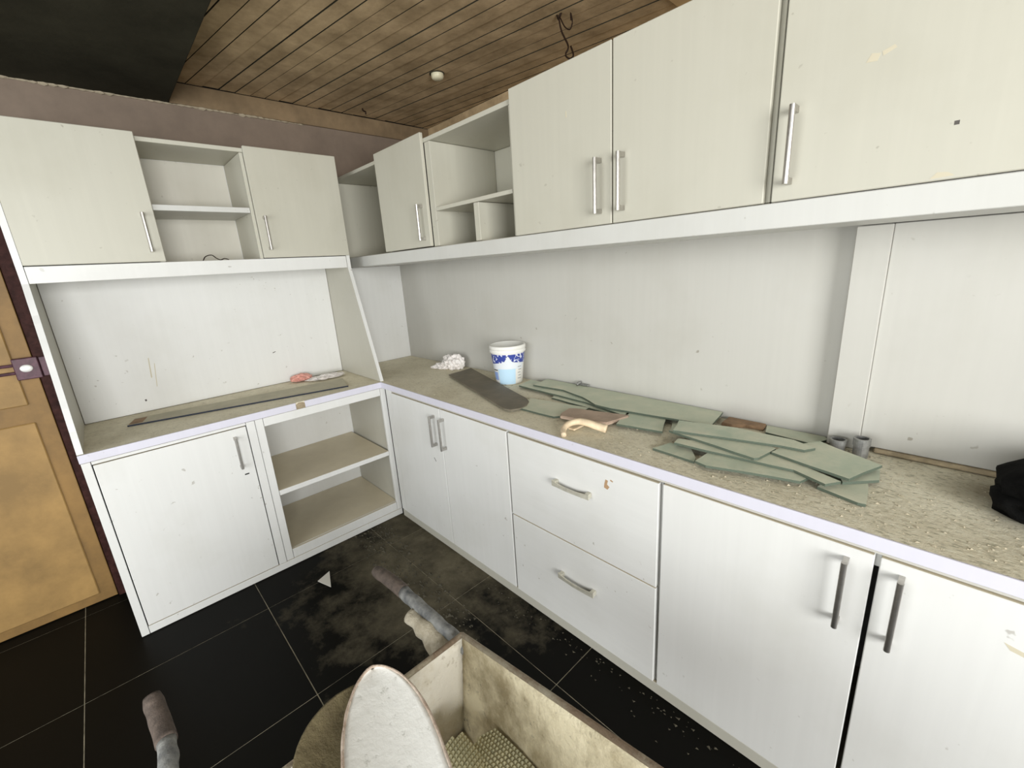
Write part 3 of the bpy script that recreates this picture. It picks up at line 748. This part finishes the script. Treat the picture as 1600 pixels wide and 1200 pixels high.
wh = obj('wheel', bm, TYRE, WB, smooth=True)
bm = bmesh.new(); r = bmesh.ops.create_cone(bm, cap_ends=True, segments=28, radius1=.112, radius2=.112, depth=.03)
bmesh.ops.rotate(bm, verts=bm.verts, matrix=Matrix.Rotation(math.pi / 2, 3, 'X')); bmesh.ops.translate(bm, verts=bm.verts, vec=wc)
obj('wheel_rim', bm, TUBEM, wh)
obj('axle', tube([(3.02, -1.54, .2), (3.02, -1.385, .2)], .010, 8, None, 0), TUBEM, WB)

# spade lying in the barrow, blade resting on the rear rim
SP = thing('spade', 'round-pointed spade with plaster-white blade resting on the wheelbarrow rim', 'spade', (2.30, -1.44, .62))
tipP = Vector((2.083, -1.382, .667)); neck = Vector((2.400, -1.476, .672))
ax = (neck - tipP); Ls = ax.length; ax.normalize(); sd = ax.cross(Vector((0, 0, 1))).normalized(); nn = sd.cross(ax).normalized()
def halfw(t):   # rounded point then shoulders
    return .082 * (1 - (1 - min(1, t / .72)) ** 2.3) ** .60 if t > 0 else 0
bm = bmesh.new(); rows = []; NT, NS = 26, 14
for lay in (0, 1):
    g = []
    for i in range(NT + 1):
        t = (i / NT) ** 1.4; w = max(halfw(t), .002); row = []
        for j in range(NS + 1):
            s = -1 + 2 * j / NS
            q = tipP + ax * Ls * t + sd * w * s + nn * (.016 * s * s * (.3 + t) - .004 - .0022 * lay)
            if lay == 0: q += nn * .0012 * noise.noise(q * 60)
            row.append(bm.verts.new(q))
        g.append(row)
    rows.append(g)
    for i in range(NT):
        for j in range(NS): bm.faces.new((g[i][j], g[i][j + 1], g[i + 1][j + 1], g[i + 1][j]))
T, Bt = rows
for i in range(NT):
    for j in (0, NS): bm.faces.new((T[i][j], T[i + 1][j], Bt[i + 1][j], Bt[i][j]))
for j in range(NS): bm.faces.new((T[0][j], T[0][j + 1], Bt[0][j + 1], Bt[0][j])); bm.faces.new((T[NT][j], T[NT][j + 1], Bt[NT][j + 1], Bt[NT][j]))
blade_pts = [T[i][0].co.copy() for i in range(NT, -1, -1)] + [T[i][NS].co.copy() for i in range(NT + 1)]
obj('blade', bm, SPADE, SP, smooth=True)
obj('blade_edge', tube([q + nn * .0005 for q in blade_pts], .0026, 6, None, 0, .001), SPADERIM, SP, smooth=True, label='reddish worn edge of the blade')
obj('shaft', tube([neck - ax * .01, neck + ax * .10 + Vector((0, 0, .02)), neck + ax * .45 + Vector((0, 0, .075))], .016, 12), PALEWOOD, SP, smooth=True)

# round pan tilted behind the spade
PN = thing('mortar_pan', 'round mud-brown metal pan lying behind the white spade blade', 'pan', (2.27, -1.55, .60))
cen = Vector((2.205, -1.462, .640)); R = .120
bm = bmesh.new(); prof = [(0, -.030), (.6 * R, -.026), (.86 * R, -.010), (R, 0), (1.0 * R + .004, .001), (R, -.004), (.85 * R, -.014), (.6 * R, -.030), (0, -.034)]
lathe(prof, (0, 0, 0), 44, bm)
for v in bm.verts:
    v.co += Vector((0, 0, .002 * noise.noise(v.co * 30)))
bmesh.ops.rotate(bm, verts=bm.verts, matrix=Matrix.Rotation(math.radians(10), 3, 'Y')); bmesh.ops.translate(bm, verts=bm.verts, vec=cen)
obj('bowl', bm, PAN, PN, smooth=True)

# pyramid-studded mat folded in the tray
def stud_mat(o, ux, uy, nx, ny, bend, outline, s=.0096, h=.0065):
    bm = bmesh.new(); o = Vector(o); ux = Vector(ux).normalized(); uy = Vector(uy).normalized(); n = ux.cross(uy).normalized()
    if n.z < 0: n = -n
    def P(i, j, hh=0):
        a, b = i * s, j * s; return o + ux * a + uy * b + n * (bend(a, b) + hh)
    vs = {}
    def V(i, j, side=0):
        k = (i, j, side)
        if k not in vs: vs[k] = bm.verts.new(P(i, j, -.006 * side))
        return vs[k]
    inside = lambda i, j: outline((i + .5) * s, (j + .5) * s)
    for i in range(nx):
        for j in range(ny):
            if not inside(i, j): continue
            c = bm.verts.new(P(i + .5, j + .5, h)); q = [V(i, j), V(i + 1, j), V(i + 1, j + 1), V(i, j + 1)]
            for k in range(4): bm.faces.new((q[k], q[(k + 1) % 4], c))
            b_ = [V(i, j, 1), V(i, j + 1, 1), V(i + 1, j + 1, 1), V(i + 1, j, 1)]; bm.faces.new(b_)
            for (di, dj), e in {(-1, 0): ((i, j), (i, j + 1)), (1, 0): ((i + 1, j + 1), (i + 1, j)), (0, -1): ((i + 1, j), (i, j)), (0, 1): ((i, j + 1), (i + 1, j + 1))}.items():
                if i + di < 0 or j + dj < 0 or i + di >= nx or j + dj >= ny or not inside(i + di, j + dj):
                    bm.faces.new((V(*e[0]), V(*e[1]), V(*e[1], 1), V(*e[0], 1)))
    return bm
MT = thing('studded_mat', 'folded olive-grey mat with rows of small pyramids inside the wheelbarrow', 'mat', (2.30, -1.25, .40))
obj('main_fold', stud_mat((2.258, -1.196, .462), (-.25, -1, .12), (1, -.05, .04), 30, 32, lambda a, b: .022 * math.sin(b * 9 + .3) - .18 * (a - .04) ** 2,
    lambda a, b: a < .155 and b < .26 and b > .10 * a), MATG, MT)
obj('front_fold', stud_mat((2.212, -1.262, .492), (.42, -1, .02), (1, .02, -.02), 16, 22, lambda a, b: .025 * math.sin(a * 22) - .05 * b,
    lambda a, b: (a - .05) ** 2 + (b - .09) ** 2 < .0078), MATG, MT)
